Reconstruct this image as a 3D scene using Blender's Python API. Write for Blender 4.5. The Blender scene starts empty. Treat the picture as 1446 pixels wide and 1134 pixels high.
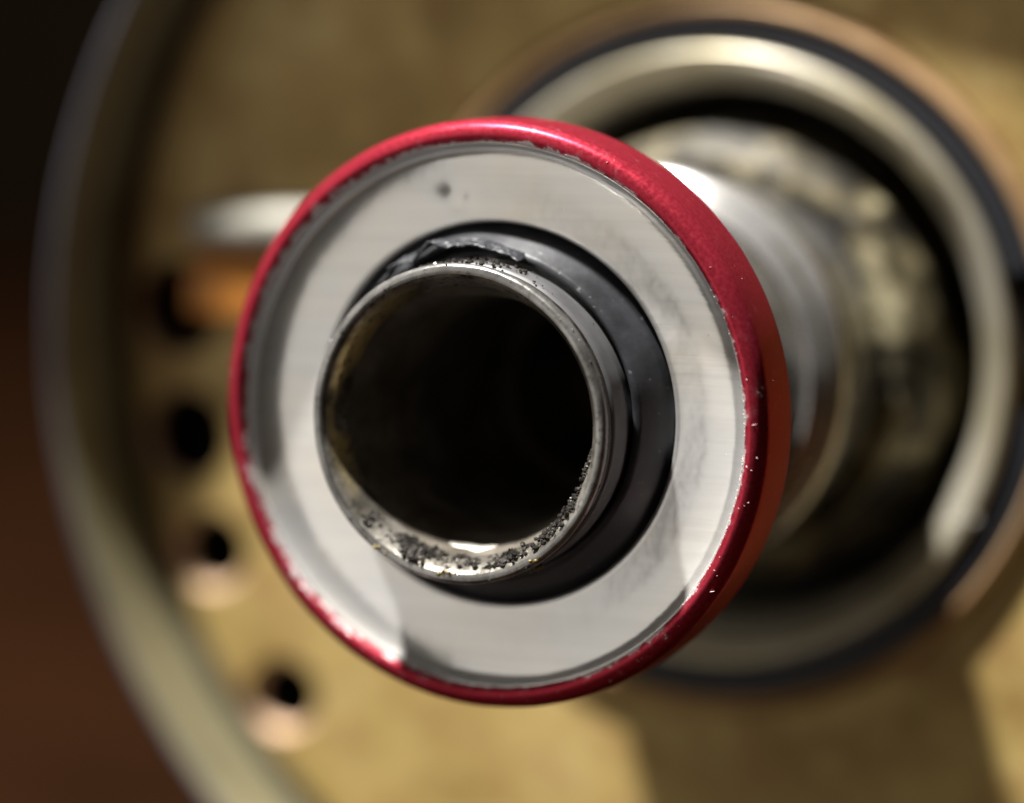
import bpy, bmesh, math, random
from mathutils import Vector, noise
random.seed(7)
S = bpy.context.scene
COL = S.collection
MM = 0.001
PI = math.pi

# ---------------------------------------------------------------- camera
cd = bpy.data.cameras.new('camera'); cam = bpy.data.objects.new('camera', cd); COL.objects.link(cam)
cam.location = (0.1420627, -0.3707283, 0.0408494)
cam.rotation_euler = Vector((-0.404805, 0.907285, -0.113874)).to_track_quat('-Z', 'Y').to_euler()
cd.lens = 120; cd.sensor_width = 36; cd.clip_start = 0.01; cd.clip_end = 20
cd.dof.use_dof = True; cd.dof.focus_distance = 0.3365; cd.dof.aperture_fstop = 6.2
S.camera = cam

# ---------------------------------------------------------------- world, lamps, exposure
w = bpy.data.worlds.new('World'); S.world = w; w.use_nodes = True
bg = w.node_tree.nodes['Background']; bg.inputs[0].default_value = (1.0, 0.86, 0.68, 1); bg.inputs[1].default_value = 0.02

def area(name, loc, aim, shape, sx, sy, watts, colour):
    ld = bpy.data.lights.new(name, 'AREA'); ld.shape = shape; ld.size = sx
    if shape in ('RECTANGLE', 'ELLIPSE'): ld.size_y = sy
    ld.energy = watts; ld.color = colour
    o = bpy.data.objects.new(name, ld); COL.objects.link(o); o.location = loc
    o.rotation_euler = (Vector(aim) - Vector(loc)).to_track_quat('-Z', 'Y').to_euler()
    return o
# work lamp high above, a little left and in front: grazes the faces, long shadows downward
area('work_lamp', (-0.235, -0.235, 0.900), (0, -0.03, 0), 'DISK', 0.045, 0, 37, (1.0, 0.965, 0.91))
# added fill panel, out of view at front left, reflected in the metal
area('fill_panel', (-0.51, -0.585, 0.0), (0, -0.057, 0), 'RECTANGLE', 0.68, 1.15, 2.05, (1.0, 0.945, 0.86))
S.view_settings.view_transform = 'Standard'; S.view_settings.look = 'None'
S.view_settings.exposure = 0.12; S.view_settings.gamma = 1

# ---------------------------------------------------------------- helpers
def nodes(name):
    m = bpy.data.materials.new(name); m.use_nodes = True
    nt = m.node_tree; b = nt.nodes['Principled BSDF']
    return m, nt, b
def N(nt, kind, **kw):
    n = nt.nodes.new(kind)
    for k, v in kw.items():
        if k in n.inputs.keys(): n.inputs[k].default_value = v
        else: setattr(n, k, v)
    return n
def ramp(nt, src, stops, interp='LINEAR'):
    r = nt.nodes.new('ShaderNodeValToRGB'); r.color_ramp.interpolation = interp
    e = r.color_ramp.elements
    while len(e) < len(stops): e.new(0.5)
    for i, (p, c) in enumerate(stops):
        e[i].position = p; e[i].color = c if len(c) == 4 else (*c, 1)
    nt.links.new(src, r.inputs[0]); return r
def noise_tex(nt, scale, detail=4, rough=0.55, stretch=None, dist=0):
    tc = nt.nodes.new('ShaderNodeTexCoord'); src = tc.outputs['Object']
    if stretch:
        mp = nt.nodes.new('ShaderNodeMapping'); mp.inputs['Scale'].default_value = stretch
        nt.links.new(src, mp.inputs[0]); src = mp.outputs[0]
    n = N(nt, 'ShaderNodeTexNoise', Scale=scale, Detail=detail, Roughness=rough, Distortion=dist)
    nt.links.new(src, n.inputs['Vector']); return n.outputs['Fac']
def mix(nt, fac, a, b):
    x = nt.nodes.new('ShaderNodeMix'); x.data_type = 'RGBA'
    if isinstance(fac, float): x.inputs[0].default_value = fac
    else: nt.links.new(fac, x.inputs[0])
    for s, v in ((6, a), (7, b)):
        if isinstance(v, tuple): x.inputs[s].default_value = (*v, 1)
        else: nt.links.new(v, x.inputs[s])
    return x.outputs[2]
def math_(nt, op, a, b=None):
    x = nt.nodes.new('ShaderNodeMath'); x.operation = op
    for i, v in enumerate((a, b)):
        if v is None: continue
        if isinstance(v, (int, float)): x.inputs[i].default_value = v
        else: nt.links.new(v, x.inputs[i])
    return x.outputs[0]
def radius(nt):
    tc = nt.nodes.new('ShaderNodeTexCoord'); sp = nt.nodes.new('ShaderNodeSeparateXYZ'); nt.links.new(tc.outputs['Object'], sp.inputs[0])
    return math_(nt, 'SQRT', math_(nt, 'ADD', math_(nt, 'MULTIPLY', sp.outputs[0], sp.outputs[0]), math_(nt, 'MULTIPLY', sp.outputs[2], sp.outputs[2]))), sp
def bump(nt, b, h, dist, strength=1.0, prev=None):
    n = nt.nodes.new('ShaderNodeBump'); n.inputs['Distance'].default_value = dist; n.inputs['Strength'].default_value = strength
    nt.links.new(h, n.inputs['Height'])
    if prev: nt.links.new(prev, n.inputs['Normal'])
    nt.links.new(n.outputs[0], b.inputs['Normal']); return n.outputs[0]

def link(name, me, mat, parent=None, smooth=True):
    o = bpy.data.objects.new(name, me); COL.objects.link(o)
    if isinstance(mat, (list, tuple)):
        for m in mat: me.materials.append(m)
    else: me.materials.append(mat)
    if parent: o.parent = parent
    if smooth:
        for p in me.polygons: p.use_smooth = True
    return o
def thing(name, label, cat):
    o = bpy.data.objects.new(name, None); COL.objects.link(o); o.empty_display_size = 0.01
    o['label'] = label; o['category'] = cat; return o
def fillet(prof, amounts, steps=4):
    """round the corners of an (r, y) profile; amounts: {index: size in mm}"""
    out = []
    n = len(prof)
    for i, p in enumerate(prof):
        a = amounts.get(i, 0)
        if not a or i in (0, n - 1): out.append(p); continue
        P = Vector(p); A = (Vector(prof[i-1]) - P); B = (Vector(prof[i+1]) - P)
        a1 = min(a, A.length * .49); b1 = min(a, B.length * .49)
        p0 = P + A.normalized() * a1; p1 = P + B.normalized() * b1
        for k in range(steps + 1):
            t = k / steps
            q = p0 * (1-t)**2 + P * 2*t*(1-t) + p1 * t*t
            out.append((q.x, q.y))
    return out
def lathe(prof, seg=192, t0=0.0, t1=360.0, warp=None, closed=False):
    """revolve an (r, y) profile in mm about the Y axis; warp(r, y, theta) -> (r, y)"""
    me = bpy.data.meshes.new('m'); V = []; F = []
    full = abs(t1 - t0) >= 359.9
    cols = seg if full else seg + 1
    n = len(prof)
    for j in range(cols):
        th = math.radians(t0 + (t1 - t0) * j / seg)
        for (r, y) in prof:
            if warp: r, y = warp(r, y, th)
            V.append((r * math.cos(th) * MM, y * MM, r * math.sin(th) * MM))
    m = n if closed else n - 1
    for j in range(seg):
        a = j * n; b = ((j + 1) % cols) * n
        for i in range(m):
            k = (i + 1) % n
            F.append((a + i, b + i, b + k, a + k))
    if closed and not full:
        F.append(tuple(range(n))); F.append(tuple(reversed(range((cols-1)*n, cols*n))))
    me.from_pydata(V, [], F); me.update()
    bm = bmesh.new(); bm.from_mesh(me); bmesh.ops.remove_doubles(bm, verts=bm.verts, dist=1e-7)
    bmesh.ops.recalc_face_normals(bm, faces=bm.faces); bm.to_mesh(me); bm.free()
    return me
def crease(me, deg=32):
    """sharp edges where the angle is steep, with smooth faces"""
    bm = bmesh.new(); bm.from_mesh(me)
    for e in bm.edges:
        if len(e.link_faces) == 2 and e.calc_face_angle(0) > math.radians(deg): e.smooth = False
    bm.to_mesh(me); bm.free(); return me
def nz(x, y, z, s=1.0): return noise.noise(Vector((x*s, y*s, z*s)))
def nzth(th, f, seed=0.0): return nz(math.cos(th)*f, math.sin(th)*f, seed)

# ---------------------------------------------------------------- materials
def mat_gold():
    m, nt, b = nodes('gold_chromate')
    a = noise_tex(nt, 70, 5, .65); c = noise_tex(nt, 170, 4, .65)
    base = ramp(nt, a, [(.32, (.26, .165, .045)), (.5, (.46, .335, .115)), (.68, (.53, .40, .165))])
    col = mix(nt, ramp(nt, c, [(.46, (0, 0, 0)), (.66, (.45, .45, .45))]).outputs[0], base.outputs[0], (.28, .13, .05))
    nt.links.new(col, b.inputs['Base Color']); b.inputs['Metallic'].default_value = .2
    r = ramp(nt, c, [(.3, (.50,)*3), (.7, (.66,)*3)]); nt.links.new(r.outputs[0], b.inputs['Roughness'])
    bump(nt, b, c, .0004, .6); return m
def mat_tan_edge():
    m, nt, b = nodes('worn_copper_tan')
    a = noise_tex(nt, 90, 5, .6)
    base = ramp(nt, a, [(.35, (.27, .155, .07)), (.6, (.42, .275, .15)), (.75, (.46, .35, .23))])
    nt.links.new(base.outputs[0], b.inputs['Base Color']); b.inputs['Metallic'].default_value = .45; b.inputs['Roughness'].default_value = .45
    return m
def mat_pale():
    m, nt, b = nodes('pale_machined_metal')
    a = noise_tex(nt, 70, 4, .6)
    base = ramp(nt, a, [(.35, (.38, .34, .23)), (.65, (.54, .505, .42))])
    nt.links.new(base.outputs[0], b.inputs['Base Color']); b.inputs['Metallic'].default_value = .6; b.inputs['Roughness'].default_value = .38
    return m
def mat_dark_steel():
    m, nt, b = nodes('dark_blue_steel')
    b.inputs['Base Color'].default_value = (.018, .019, .024, 1); b.inputs['Metallic'].default_value = .2; b.inputs['Roughness'].default_value = .45
    return m
def mat_shaft():
    m, nt, b = nodes('oily_steel')
    a = noise_tex(nt, 120, 5, .65); c = noise_tex(nt, 45, 4, .6)
    base = ramp(nt, a, [(.32, (.16, .155, .15)), (.55, (.34, .335, .325)), (.75, (.50, .49, .475))])
    col = mix(nt, ramp(nt, c, [(.48, (0,)*3), (.68, (.6,)*3)]).outputs[0], base.outputs[0], (.26, .22, .13))
    nt.links.new(col, b.inputs['Base Color']); b.inputs['Metallic'].default_value = .7
    nt.links.new(ramp(nt, a, [(.3, (.15,)*3), (.7, (.34,)*3)]).outputs[0], b.inputs['Roughness'])
    bump(nt, b, a, .0003, .35); return m
def mat_greasy():
    m, nt, b = nodes('greasy_olive_metal')
    a = noise_tex(nt, 100, 5, .65, dist=.8)
    base = ramp(nt, a, [(.42, (.012, .010, .006)), (.52, (.11, .09, .045)), (.62, (.36, .32, .20))])
    nt.links.new(base.outputs[0], b.inputs['Base Color']); b.inputs['Metallic'].default_value = .1; b.inputs['Roughness'].default_value = .55
    bump(nt, b, a, .0012, .7); return m
def mat_black():
    m, nt, b = nodes('recess_shade_black')
    b.inputs['Base Color'].default_value = (.012, .011, .010, 1); b.inputs['Roughness'].default_value = .75; return m  # deep shade of holes and recesses, put in as black
def mat_alu():
    m, nt, b = nodes('satin_aluminium')
    streak = noise_tex(nt, 260, 4, .6, stretch=(.10, 1, 3.2))
    cloud = noise_tex(nt, 85, 4, .55); spec = noise_tex(nt, 900, 2, .5)
    base = ramp(nt, cloud, [(.34, (.71, .71, .71)), (.5, (.76, .745, .72)), (.66, (.80, .755, .68))])  # warm and cool reflections put into the colour as soft patches
    col = mix(nt, ramp(nt, streak, [(.35, (0,)*3), (.75, (.5,)*3)]).outputs[0], base.outputs[0], (.58, .575, .57))
    dirt = math_(nt, 'MULTIPLY', ramp(nt, spec, [(.74, (0,)*3), (.79, (1,)*3)]).outputs[0], ramp(nt, cloud, [(.45, (0,)*3), (.6, (.3,)*3)]).outputs[0])
    col = mix(nt, dirt, col, (.22, .19, .15))
    nt.links.new(col, b.inputs['Base Color']); b.inputs['Metallic'].default_value = .62
    nt.links.new(ramp(nt, cloud, [(.3, (.13,)*3), (.7, (.21,)*3)]).outputs[0], b.inputs['Roughness'])
    p = bump(nt, b, streak, .00006, .55); p = bump(nt, b, cloud, .0006, .16, p); scr = noise_tex(nt, 700, 2, .5); bump(nt, b, scr, .00002, .12, p); return m
def mat_red():
    m, nt, b = nodes('red_paint')
    rad, sp = radius(nt)
    grain = noise_tex(nt, 2600, 2, .5); chip = noise_tex(nt, 620, 4, .7); wear = noise_tex(nt, 110, 3, .6)
    base = mix(nt, ramp(nt, grain, [(.35, (0,)*3), (.7, (1,)*3)]).outputs[0], (.33, .022, .040), (.41, .034, .056))
    # worn, scuffed inner edge of the bead
    edge = N(nt, 'ShaderNodeMapRange'); nt.links.new(rad, edge.inputs[0])
    edge.inputs[1].default_value = .0285; edge.inputs[2].default_value = .0277; edge.inputs[3].default_value = 0; edge.inputs[4].default_value = .33
    v = math_(nt, 'ADD', chip, edge.outputs[0]); v = math_(nt, 'ADD', v, math_(nt, 'MULTIPLY', math_(nt, 'SUBTRACT', wear, .5), .35))
    f = ramp(nt, v, [(.735, (0,)*3), (.80, (1,)*3)]).outputs[0]
    pink = ramp(nt, v, [(.60, (0,)*3), (.76, (.55,)*3)]).outputs[0]
    col = mix(nt, pink, base, (.50, .13, .17)); col = mix(nt, f, col, (.72, .62, .62))
    nt.links.new(col, b.inputs['Base Color']); b.inputs['Metallic'].default_value = .60; b.inputs['Specular IOR Level'].default_value = .3; b.inputs['Specular Tint'].default_value = (.35, .04, .04, 1)
    nt.links.new(ramp(nt, grain, [(.3, (.29,)*3), (.7, (.40,)*3)]).outputs[0], b.inputs['Roughness'])
    p = bump(nt, b, grain, .00002, .3); bump(nt, b, f, .00008, .6, p); return m
def mat_rubber():
    m, nt, b = nodes('black_rubber')
    a = noise_tex(nt, 190, 4, .6); d = noise_tex(nt, 1300, 2, .5)
    base = ramp(nt, a, [(.35, (.020, .021, .024)), (.65, (.042, .044, .052))])
    col = mix(nt, ramp(nt, d, [(.70, (0,)*3), (.78, (.5,)*3)]).outputs[0], base.outputs[0], (.24, .24, .25))
    nt.links.new(col, b.inputs['Base Color'])
    nt.links.new(ramp(nt, a, [(.3, (.34,)*3), (.7, (.52,)*3)]).outputs[0], b.inputs['Roughness'])
    bump(nt, b, a, .0004, .25); return m
def mat_tube():
    m, nt, b = nodes('tube_steel')
    a = noise_tex(nt, 170, 5, .65); g = noise_tex(nt, 900, 3, .6)
    base = ramp(nt, a, [(.30, (.12, .115, .11)), (.5, (.28, .275, .265)), (.72, (.46, .45, .44))])
    col = mix(nt, ramp(nt, g, [(.60, (0,)*3), (.70, (.8,)*3)]).outputs[0], base.outputs[0], (.05, .045, .04))
    nt.links.new(col, b.inputs['Base Color']); b.inputs['Metallic'].default_value = .8
    nt.links.new(ramp(nt, g, [(.3, (.24,)*3), (.7, (.44,)*3)]).outputs[0], b.inputs['Roughness'])
    bump(nt, b, g, .00008, .5); return m
def mat_chamfer():
    m, nt, b = nodes('stained_chamfer')
    a = noise_tex(nt, 210, 5, .65, dist=.4); g = noise_tex(nt, 800, 3, .6); c = noise_tex(nt, 120, 3, .5)
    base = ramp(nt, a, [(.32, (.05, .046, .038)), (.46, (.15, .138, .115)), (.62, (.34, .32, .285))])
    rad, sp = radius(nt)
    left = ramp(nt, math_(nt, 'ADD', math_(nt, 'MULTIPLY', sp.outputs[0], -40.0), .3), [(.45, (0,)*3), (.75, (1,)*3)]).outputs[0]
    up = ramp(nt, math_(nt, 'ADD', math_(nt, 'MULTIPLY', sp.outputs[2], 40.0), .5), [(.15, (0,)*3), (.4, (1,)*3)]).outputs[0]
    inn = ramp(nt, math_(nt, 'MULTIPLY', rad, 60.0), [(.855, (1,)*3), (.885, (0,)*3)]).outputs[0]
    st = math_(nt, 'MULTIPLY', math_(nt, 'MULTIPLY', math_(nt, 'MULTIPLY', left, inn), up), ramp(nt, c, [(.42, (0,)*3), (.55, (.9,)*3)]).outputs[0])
    col = mix(nt, st, base.outputs[0], (.72, .56, .24))  # ochre stain, brightened to stand in for light on the left wall
    col = mix(nt, ramp(nt, g, [(.58, (0,)*3), (.68, (.8,)*3)]).outputs[0], col, (.03, .025, .02))
    nt.links.new(col, b.inputs['Base Color']); b.inputs['Metallic'].default_value = .55
    nt.links.new(ramp(nt, g, [(.3, (.22,)*3), (.7, (.5,)*3)]).outputs[0], b.inputs['Roughness'])
    bump(nt, b, g, .00015, .6); return m
def mat_bore():
    m, nt, b = nodes('sooty_bore')
    a = noise_tex(nt, 160, 5, .65); c = noise_tex(nt, 420, 3, .6)
    base = ramp(nt, a, [(.35, (.09, .075, .055)), (.55, (.19, .17, .14)), (.75, (.32, .29, .25))])
    col = mix(nt, ramp(nt, c, [(.66, (0,)*3), (.72, (.8,)*3)]).outputs[0], base.outputs[0], (.30, .13, .05))
    nt.links.new(col, b.inputs['Base Color']); b.inputs['Metallic'].default_value = .4; b.inputs['Roughness'].default_value = .38
    bump(nt, b, a, .0004, .4); return m
def mat_grime(name, c0, c1, rough):
    m, nt, b = nodes(name)
    a = noise_tex(nt, 900, 3, .6)
    nt.links.new(ramp(nt, a, [(.35, c0), (.65, c1)]).outputs[0], b.inputs['Base Color'])
    b.inputs['Roughness'].default_value = rough; b.inputs['Specular IOR Level'].default_value = .45; return m
def mat_plain(name, c, rough, metal=0, scale=60):
    m, nt, b = nodes(name)
    a = noise_tex(nt, scale, 4, .6)
    nt.links.new(ramp(nt, a, [(.3, tuple(x*.7 for x in c)), (.7, tuple(min(1, x*1.25) for x in c))]).outputs[0], b.inputs['Base Color'])
    b.inputs['Roughness'].default_value = rough; b.inputs['Metallic'].default_value = metal; return m
GOLD = mat_gold(); TAN = mat_tan_edge(); PALE = mat_pale(); DSTEEL = mat_dark_steel(); SHAFT = mat_shaft(); GREASY = mat_greasy()
BLACK = mat_black(); ALU = mat_alu(); RED = mat_red(); RUBBER = mat_rubber(); TUBE = mat_tube(); CHAMFER = mat_chamfer(); BORE = mat_bore()
GRIME_AND_SHADE = mat_grime('wet_black_grime_and_shade', (.010, .009, .008), (.05, .045, .04), .26)
OCHRE = mat_grime('ochre_grease', (.10, .07, .015), (.30, .23, .07), .3)
OLIVE = mat_plain('olive_rim_metal', (.22, .20, .12), .5, .3)
BLUESTEEL = mat_plain('blue_grey_edge', (.13, .13, .15), .4, .5)
POLISHED = mat_plain('polished_steel', (.60, .59, .575), .24, .75, 150)
COPPER = mat_plain('pinkish_countersink', (.46, .31, .20), .5, .3)
ORANGE = mat_plain('orange_varnish', (.50, .19, .022), .5, .1)
WOOD = mat_plain('red_brown_bench', (.0145, .0050, .0014), .85, 0, 14)
WOOD.node_tree.nodes['Principled BSDF'].inputs['Specular IOR Level'].default_value = .03
DARKWALL = mat_plain('dark_brown_wall', (.010, .006, .003), .9, 0, 6)
DARKWALL.node_tree.nodes['Principled BSDF'].inputs['Specular IOR Level'].default_value = .05
CHIPM = mat_plain('pale_paint_flake', (.74, .60, .60), .45)

# ---------------------------------------------------------------- setting: bench and dark wall behind
ZB = -84.72
def slab(name, x0, x1, y0, y1, z0, z1, mat):
    bm = bmesh.new(); bmesh.ops.create_cube(bm, size=1)
    for v in bm.verts:
        v.co = Vector(((x0+x1)/2 + v.co.x*(x1-x0), (y0+y1)/2 + v.co.y*(y1-y0), (z0+z1)/2 + v.co.z*(z1-z0))) * MM
    me = bpy.data.meshes.new(name); bm.to_mesh(me); bm.free()
    o = link(name, me, mat, smooth=False); o['kind'] = 'structure'; return o
slab('bench_top', -1500, 900, -160, 1190, ZB - 30, ZB, WOOD)
slab('wall', -2200, 1200, 1200, 1230, ZB - 30, 1200, DARKWALL)

# ---------------------------------------------------------------- housing
H = thing('housing', 'round gold-tan metal housing with raised rim and wide bore around the shaft', 'housing')
PY = 7.0                                                              # plate face
# rim: outer wall, rounded nose, inner wall, groove at its foot
rim = fillet([(80.0, 34), (84.4, 34), (84.4, -4.0), (84.0, -6), (82.9, -6), (82.5, 6), (82.4, 15), (80.0, 15)], {1: .8, 2: .8, 3: .6, 4: .7, 6: .4})
link('rim', crease(lathe(rim, 256, closed=True)), OLIVE, H)
link('rim_edge', crease(lathe([(84.5, -2.6), (84.7, -4.8), (84.3, -6.2), (83.6, -6.6), (83.2, -6.2), (83.2, -5.4), (84.0, -5.2), (84.3, -2.6)], 256, closed=True)), BLUESTEEL, H)
link('groove_shade_ring', crease(lathe(fillet([(80.1, 14.8), (80.1, 8.0), (80.6, 7.3), (81.8, 7.3), (82.35, 8.0), (82.35, 14.8)], {1: .3, 2: .3, 3: .3, 4: .3}), 256, closed=True)), mat_plain('groove_shade_dark', (.05, .047, .035), .6), H)  # dark ring added for the shaded line of the groove
# plate with blind countersunk holes cut through it
plate = fillet([(42.6, 30), (42.6, PY), (79.6, PY), (80.0, PY + .5), (80.0, 30)], {1: .5, 2: .5})
pm = lathe(plate, 256, closed=True)
tmp = bpy.data.objects.new('tmp', pm); COL.objects.link(tmp)
HOLES = [(177.4, 6.3, .92, 73.0), (190.3, 6.2, .90, 73.1), (202.0, 5.4, .80, 74.0), (218.0, 5.2, .80, 74.2)]
cb = bmesh.new()
for ang, rr, hb, rc in HOLES:
    t = math.radians(ang); c = Vector((rc*math.cos(t), PY + 5.5, rc*math.sin(t))) * MM
    g = bmesh.ops.create_cone(cb, cap_ends=True, segments=40, radius1=rr*MM, radius2=rr*MM, depth=17*MM)
    for v in g['verts']: v.co = Vector((v.co.x, -v.co.z, v.co.y)) + c
cm = bpy.data.meshes.new('cut'); cb.to_mesh(cm); cb.free()
cut = bpy.data.objects.new('cut', cm); COL.objects.link(cut)
md = tmp.modifiers.new('b', 'BOOLEAN'); md.operation = 'DIFFERENCE'; md.object = cut; md.solver = 'EXACT'
dg = bpy.context.evaluated_depsgraph_get()
pm2 = bpy.data.meshes.new_from_object(tmp.evaluated_get(dg))
bpy.data.objects.remove(tmp); bpy.data.objects.remove(cut)
pm2.materials.clear()
link('face_plate', crease(pm2), GOLD, H)
for ang, rr, hb, rc in HOLES:
    t = math.radians(ang)
    o = link('bolt_hole', crease(lathe([(rr + .02, -.05), (rr*.97, .25), (rr*hb, 1.9)], 40)), COPPER, H)
    d = link('bolt_hole_bore', crease(lathe([(rr*hb, 1.9), (rr*(hb - .02), 10.6), (.01, 10.8)], 40)), BLACK, o)
    o.location = (rc*math.cos(t)*MM, PY*MM + .0001, rc*math.sin(t)*MM)
# boss lip, snap ring with its gap, bearing race with a lead-in cone
link('boss_lip', crease(lathe(fillet([(40.7, 26), (40.7, 5.7), (41.4, 5.0), (42.6, 6.95), (42.6, 26)], {1: .3, 2: .9, 3: .5}), 256, closed=True)), TAN, H)
link('groove', crease(lathe([(36.7, 8.2), (40.7, 8.2), (40.7, 12), (36.7, 12)], 200, closed=True)), BLACK, H)
link('retaining_ring', crease(lathe(fillet([(37.0, 8.1), (37.0, 5.9), (40.65, 5.9), (40.65, 8.1)], {1: .3, 2: .3}), 240, t0=17, t1=353, closed=True)), DSTEEL, H)
race = fillet([(32.0, 34), (32.0, 8.5), (35.0, 5.2), (36.1, 4.7), (36.6, 5.4), (36.6, 34)], {1: .5, 2: 1.2, 3: .5})
link('bearing_race', crease(lathe(race, 256, closed=True)), PALE, H)
link('bore_back', crease(lathe([(31.9, 33), (31.9, 36), (.01, 36)], 96)), BLACK, H)
# square stop block with a pale bevel
def bevel_block(name, c, sx, sy, sz, rot, mats):
    bm = bmesh.new()
    X, Z = sx/2, sz/2
    prof = [(-Z, 0), (-Z, -sy), (Z*.2, -sy), (Z, -sy*.45), (Z, 0)]
    va = [bm.verts.new((-X, y, z)) for z, y in prof]; vb = [bm.verts.new((X, y, z)) for z, y in prof]
    n = len(prof)
    for i in range(n):
        f = bm.faces.new((va[i], va[(i+1) % n], vb[(i+1) % n], vb[i])); f.material_index = 1 if i in (2, 3) else 0
    bm.faces.new(va); bm.faces.new(list(reversed(vb)))
    bmesh.ops.recalc_face_normals(bm, faces=bm.faces)
    bmesh.ops.bevel(bm, geom=bm.edges[:], offset=.35, segments=2, affect='EDGES', profile=.6)
    for v in bm.verts: v.co *= MM
    me = bpy.data.meshes.new(name); bm.to_mesh(me); bm.free()
    o = link(name, me, mats, H); o.location = Vector(c)*MM; o.rotation_euler = (0, rot, 0); return o
bevel_block('stop_block', (-62.6, PY + .02, 6.8), 14.0, 3.4, 8.4, math.radians(3), [ORANGE, ORANGE])
pin = link('pin', crease(lathe(fillet([(.01, -8.6), (2.5, -8.4), (2.9, -7.6), (2.9, 8.4), (.01, 8.6)], {1: .5, 2: .5, 3: .5}), 40)), mat_plain('dull_grey_pin', (.30, .29, .25), .5, .3, 300), H)
pin.location = (-59.6*MM, (PY - 2.4)*MM, 14.0*MM); pin.rotation_euler = (0, math.radians(3), math.radians(90))

# ---------------------------------------------------------------- shaft
T = thing('shaft', 'hollow steel shaft with grimy open end passing through the red seal into the bore', 'shaft')
def wob(r, y, th):
    return r + .05*nzth(th, 3, 1.3) + .025*nzth(th, 9, 4.1), y + .05*nzth(th, 4, 7.7)
# open end: rolled rim, outer wall; inner chamfer and bore are parts of their own
tube = fillet([(15.02, -65.93), (15.3, -66.03), (15.8, -66.0), (16.08, -65.6), (16.02, -65.0), (15.62, -64.6)], {1: .12, 2: .2, 3: .25, 4: .2})
link('tube_end', lathe(tube, 256, warp=wob), TUBE, T)
link('relief_groove', lathe([(15.64, -64.62), (15.6, -64.5), (15.6, -63.6), (15.7, -63.45)], 200, warp=wob), GRIME_AND_SHADE, T)  # shade of the groove put into its colour by the black material
link('sleeve', lathe(fillet([(15.68, -63.5), (15.98, -63.2), (15.98, -60.3), (15.6, -59.9), (15.5, -45), (15.5, -26)], {1: .2, 2: .2, 3: .2}), 256, warp=wob), mat_plain('dark_grey_sleeve', (.12, .12, .125), .5, .15, 220), T)
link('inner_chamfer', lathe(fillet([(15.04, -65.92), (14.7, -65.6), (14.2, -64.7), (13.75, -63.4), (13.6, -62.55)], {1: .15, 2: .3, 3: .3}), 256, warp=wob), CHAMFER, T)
bore = lathe([(13.62, -62.6), (12.6, -59.6), (12.1, -57), (11.7, -48), (11.6, -42), (11.6, -30), (9.8, -29.6), (9.8, -16), (.01, -15.8)], 192, warp=lambda r, y, th: (r + .05*nz(math.cos(th)*4, y*.2, math.sin(th)*4), y))
link('tube_bore', crease(bore), BORE, T)
link('collar', lathe(fillet([(15.5, -27), (16.2, -21), (18.2, -18.0), (20.8, -17.2), (22.2, -16.4), (23.0, -14.6), (23.0, -9.5), (21.6, -8), (21.2, 9)], {1: 1.5, 2: 1.2, 3: .6, 4: .5, 5: .7, 6: .8, 7: 1}), 192), SHAFT, T)
link('collar_edge', lathe(fillet([(19.6, -17.0), (20.2, -18.0), (23.2, -15.3), (23.6, -14.4), (23.2, -13.2), (19.6, -13.2)], {1: .5, 2: .9, 3: .4, 4: .4}, 6), 192, closed=True), POLISHED, T)
link('spacer', lathe(fillet([(15.45, -46), (16.6, -45.6), (16.6, -40.2), (15.45, -39.8)], {1: .4, 2: .4}), 160), SHAFT, T)
hubp = fillet([(21.0, 4.6), (23.6, 3.4), (27.4, 7.8), (27.4, 34.5), (21.0, 34.5)], {1: 1.2, 2: 2.0, 3: .6})
link('inner_hub', lathe(hubp, 192, warp=lambda r, y, th: (r + .25*nzth(th, 5, 2.2), y + .35*nz(math.cos(th)*r*.25, math.sin(th)*r*.25, 3)), closed=True), GREASY, T)

# grime: crumbs stuck along the lower inner edge of the rim
def crumbs(n, place, size):
    V = []; F = []
    phi = (1 + 5**.5) / 2
    ico_v = [Vector(v).normalized() for v in ((-1,phi,0),(1,phi,0),(-1,-phi,0),(1,-phi,0),(0,-1,phi),(0,1,phi),(0,-1,-phi),(0,1,-phi),(phi,0,-1),(phi,0,1),(-phi,0,-1),(-phi,0,1))]
    ico_f = [(0,11,5),(0,5,1),(0,1,7),(0,7,10),(0,10,11),(1,5,9),(5,11,4),(11,10,2),(10,7,6),(7,1,8),(3,9,4),(3,4,2),(3,2,6),(3,6,8),(3,8,9),(4,9,5),(2,4,11),(6,2,10),(8,6,7),(9,8,1)]
    for _ in range(n):
        p, k = place(); s = random.uniform(*size) * k; b = len(V)
        sc = Vector((random.uniform(.7, 1.3), random.uniform(.7, 1.2), random.uniform(.7, 1.3)))
        for v in ico_v:
            q = v * s * random.uniform(.72, 1.25); q = Vector((q.x*sc.x, q.y*sc.y, q.z*sc.z))
            V.append(tuple((Vector(p) + q) * MM))
        F += [tuple(i + b for i in f) for f in ico_f]
    me = bpy.data.meshes.new('crumbs'); me.from_pydata(V, [], F); me.update(); return me
def at(r, y, deg):
    t = math.radians(deg); return (r*math.cos(t), y, r*math.sin(t))
CL = []
for _ in range(64):
    d = random.choice([random.uniform(226, 262), random.gauss(244, 7), random.uniform(262, 300), random.uniform(292, 338), random.gauss(318, 9), random.uniform(300, 352)])
    CL.append((d, random.uniform(-65.5, -63.6), random.uniform(.35, 1.25)))
def place_clump():
    d, y, k = random.choice(CL)
    d += random.gauss(0, 2.2)*k; y += random.gauss(0, .42)*k; y = max(-65.95, min(-62.9, y))
    f = max(0, (y + 65.5)/2.5)
    lift = random.random()**2*(.8 if 292 < d < 345 else .45)*k
    return at(14.72 - .95*f - lift*.8, y, d), .45 + k*random.uniform(.3, .9)
o = link('grime', crumbs(1500, place_clump, (.06, .32)), GRIME_AND_SHADE, T, smooth=False); o['kind'] = 'stuff'
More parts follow.
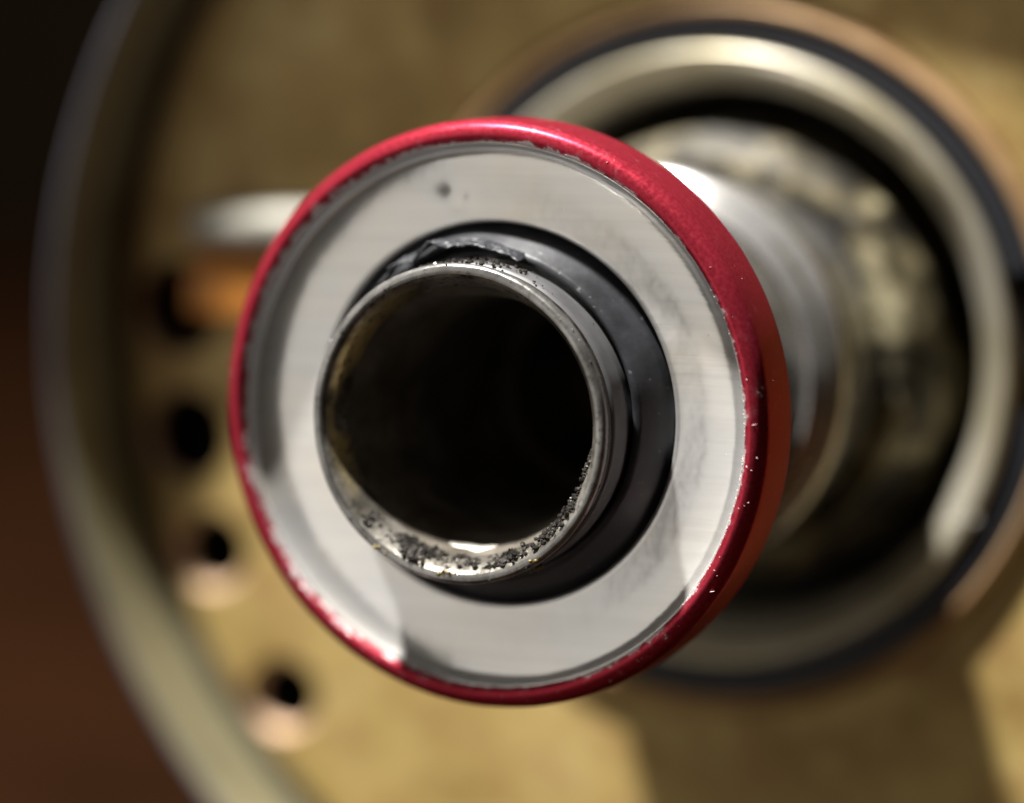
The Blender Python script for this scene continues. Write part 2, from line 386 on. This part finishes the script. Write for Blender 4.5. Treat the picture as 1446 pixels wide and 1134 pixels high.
def place_top():
    y = random.uniform(-63.6, -60.0); return at(15.85 + random.random()*.3, y, random.gauss(101, 15)), 1
o = link('grime', crumbs(420, place_top, (.06, .24)), GRIME_AND_SHADE, T, smooth=False); o['kind'] = 'stuff'  # black specks, added also to darken the shaded ledge under the torn lip
def place_ochre():
    c = random.choice([(268, 15.15, -65.9), (266, 15.3, -65.9), (238, 15.6, -66.0), (247, 15.2, -65.7), (301, 15.7, -66.0), (296, 16.3, -63.4), (297, 16.2, -63.0)])
    return at(c[1] + random.uniform(-.25, .15), c[2] + random.uniform(-.2, .5), c[0] + random.gauss(0, 2.0)), 1.0
o = link('grease_crumbs', crumbs(40, place_ochre, (.08, .28)), OCHRE, T); o['kind'] = 'stuff'
def place_rim():
    deg = random.choice([random.uniform(20, 160), random.uniform(230, 300)]); r = random.uniform(15.2, 16.1)
    return at(r, -65.95 + random.uniform(-.1, .5), deg), 1
o = link('rim_burrs', crumbs(110, place_rim, (.03, .10)), TUBE, T, smooth=False); o['kind'] = 'stuff'

V = []; F = []; nu, nv = 28, 10  # lit spot on the lower bore wall, put in as a pale patch
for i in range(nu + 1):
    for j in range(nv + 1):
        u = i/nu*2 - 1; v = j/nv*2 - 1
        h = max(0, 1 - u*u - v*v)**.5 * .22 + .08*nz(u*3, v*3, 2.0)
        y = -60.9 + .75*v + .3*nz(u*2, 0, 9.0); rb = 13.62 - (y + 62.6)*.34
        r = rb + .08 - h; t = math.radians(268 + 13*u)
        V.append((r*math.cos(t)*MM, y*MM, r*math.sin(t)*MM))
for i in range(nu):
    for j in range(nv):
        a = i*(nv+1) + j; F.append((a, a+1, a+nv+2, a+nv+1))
me = bpy.data.meshes.new('lit_patch'); me.from_pydata(V, [], F); me.update()
link('lit_patch', me, mat_plain('lit_patch_pale', (.72, .68, .62), .35, 0, 300), T)

# ---------------------------------------------------------------- seal
Q = thing('oil_seal', 'round shaft seal with glossy red painted case and bare aluminium face', 'oil seal')
def case_w(r, y, th):
    if y < -57: r += .04*nzth(th, 6, 5) + .03*nzth(th, 14, 2); y += .06*nzth(th, 4, 9)
    return r, y
case = fillet([(27.7, -57.6), (27.75, -58.75), (28.4, -59.3), (29.4, -58.95), (29.95, -58.1), (30.05, -57.3), (30.05, -51.4), (29.6, -50.3), (22.0, -50.2), (22.0, -51.4), (28.9, -51.4), (28.9, -57.2)], {1: .3, 2: .6, 3: .4, 4: .3, 6: .4, 7: .4})
link('case', lathe(case, 320, warp=case_w, closed=True), RED, Q)
def face_w(r, y, th):
    # a small dent near the top, faint waviness of the stamping
    x, z = r*math.cos(th), r*math.sin(th)
    d2 = ((x + 4.6)/1.5)**2 + ((z - 22.6)/1.0)**2; d3 = ((x + 5.6)/1.6)**2 + ((z - 20.6)/.5)**2
    y += .05*nz(x*.11, z*.11, 2.0) + .16*math.exp(-d2) - .13*math.exp(-(((x+3.7)/.45)**2 + ((z-22.2)/.5)**2)) - .06*math.exp(-d3)
    return r, y
base_f = [(27.9, -58.3), (27.6, -58.35), (27.5, -57.9)]
rr_, yy_ = 27.45, -57.5                                                 # stamped dish: gentle slope that flattens inward
base_f.append((rr_, yy_))
for i in range(14):
    sl = 14*(1 - i/14) + 34*(1 - i/14)**5; rr_ -= .32; yy_ += .27*math.tan(math.radians(sl)); base_f.append((rr_, yy_))
while rr_ > 20.0:
    rr_ -= .3; base_f.append((rr_, yy_))
base_f += [(19.72, yy_ + .04), (19.6, yy_ + .16), (19.55, yy_ + .5), (19.6, yy_ + 1.2)]
link('face_plate', lathe(base_f, 360, warp=face_w), ALU, Q)
# rubber: throat, forward-leaning lip
def lip_w(r, y, th):
    d = math.degrees(th) % 360
    k = max(0, min(1, (19.3 - r) / 3.0))
    g = math.exp(-((d - 103)/20)**2)                                    # pulled away at the top
    r += k*(1.55*g + .18*math.cos(th - math.radians(60))) + k*.05*nzth(th, 7, 2)
    y += k*(.55*g + .10*nzth(th, 5, 6))
    return r, y
rub = fillet([(20.4, -51.6), (19.9, -54.6), (19.1, -55.2), (18.9, -55.9), (16.75, -58.8), (16.2, -59.0), (15.85, -58.7), (15.7, -57.6), (17.2, -54.6), (18.6, -52.0)], {2: .4, 3: .5, 4: .25, 5: .2, 6: .2})
link('rubber_lip', lathe(rub, 300, warp=lip_w, closed=True), RUBBER, Q)
link('gap_shade_ring', lathe(fillet([(16.0, -57.9), (16.6, -58.0), (19.2, -55.8), (19.2, -53.0), (16.0, -53.0)], {1: .2}), 200, closed=True), RUBBER, Q)  # added ring: darkens the gap and blocks a pale reflection behind the lip
# torn shred of the lip, crumpled up at the top
V = []; F = []; nu, nv = 160, 14
for i in range(nu + 1):
    u = i/nu; deg = 74 + 64*u; t = math.radians(deg); env = math.sin(PI*u)**.5
    for j in range(nv + 1):
        v = j/nv
        fold = 1.0*math.exp(-((deg-106)/5)**2) + .45*math.exp(-((deg-121)/4)**2) + .3*math.exp(-((deg-92)/4)**2)
        r = 16.7 + .75*env + (.7*env)*v + .38*env*nz(u*15, v*2.5, 1.0) + .15*nz(u*40, v*6, 8.0) + fold*(1 - v*.6)
        y = -61.0 + 2.4*v + .7*env*nz(u*12, v*2.0, 5.0) - .35*math.sin(PI*v) - .5*fold
        V.append((r*math.cos(t)*MM, y*MM, r*math.sin(t)*MM))
for i in range(nu):
    for j in range(nv):
        a = i*(nv+1) + j; F.append((a, a+1, a+nv+2, a+nv+1))
me = bpy.data.meshes.new('shred'); me.from_pydata(V, [], F); me.update()
o = link('torn_lip', me, RUBBER, Q); s = o.modifiers.new('t', 'SOLIDIFY'); s.thickness = .00022
# paint burrs: pale teeth along the inner edge of the bead
V = []; F = []
for _ in range(420):
    deg = random.choice([random.uniform(-75, 75), random.uniform(-60, 10), random.uniform(150, 320), random.uniform(0, 360)]); t = math.radians(deg)
    if random.random() < .86: r0 = 27.75 + random.uniform(-.06, .12); y0 = -58.75 + random.uniform(-.1, .15)
    else: r0 = random.uniform(28.0, 29.6); y0 = -59.2 + max(0, r0 - 28.6)*.35
    L = random.uniform(.08, .30) * (1 if random.random() < .9 else 2); a = random.uniform(-.8, .8); wd = random.uniform(.04, .09)
    c = Vector(at(r0, y0, deg)); er = Vector((math.cos(t), 0, math.sin(t))); et = Vector((-math.sin(t), 0, math.cos(t)))
    dr = (er*math.cos(a)*random.choice((1, .6)) + et*math.sin(a)); pr = Vector((0, -1, 0))
    b = len(V); sd = dr.cross(pr).normalized()
    for q in (c - sd*wd, c + sd*wd, c + dr*L - pr*.02, c + dr*L*.4 + pr*wd*1.4): V.append(tuple(q*MM))
    F += [(b, b+1, b+3), (b+1, b+2, b+3), (b+2, b, b+3), (b, b+2, b+1)]
me = bpy.data.meshes.new('burrs'); me.from_pydata(V, [], F); me.update()
o = link('paint_burrs', me, CHIPM, Q, smooth=False); o['kind'] = 'stuff'

# dust specks on the seal
def place_dust():
    deg = random.uniform(0, 360); q = random.random()
    if q < .55: r = random.uniform(20, 27); y = base_y(r)
    elif q < .8: r = random.uniform(17.2, 18.8); y = -55.9 - (18.9 - r)*1.35
    else: r = 30.3; y = random.uniform(-57, -51)
    return at(r, y, deg), 1
def base_y(r):
    return min(base_f[3:-4], key=lambda p: abs(p[0] - r))[1]
o = link('dust_specks', crumbs(90, place_dust, (.02, .055)), CHIPM, Q); o['kind'] = 'stuff'
# wet beads of grease on the race, lower right
def place_bead():
    deg = random.uniform(-32, -16); r = random.uniform(33.5, 37); return at(r, 5.2 + max(0, 35 - r)*1.1, deg), 1
o = link('grease_beads', crumbs(9, place_bead, (.25, .45)), mat_plain('clear_grease', (.45, .44, .40), .06), H); o['kind'] = 'stuff'
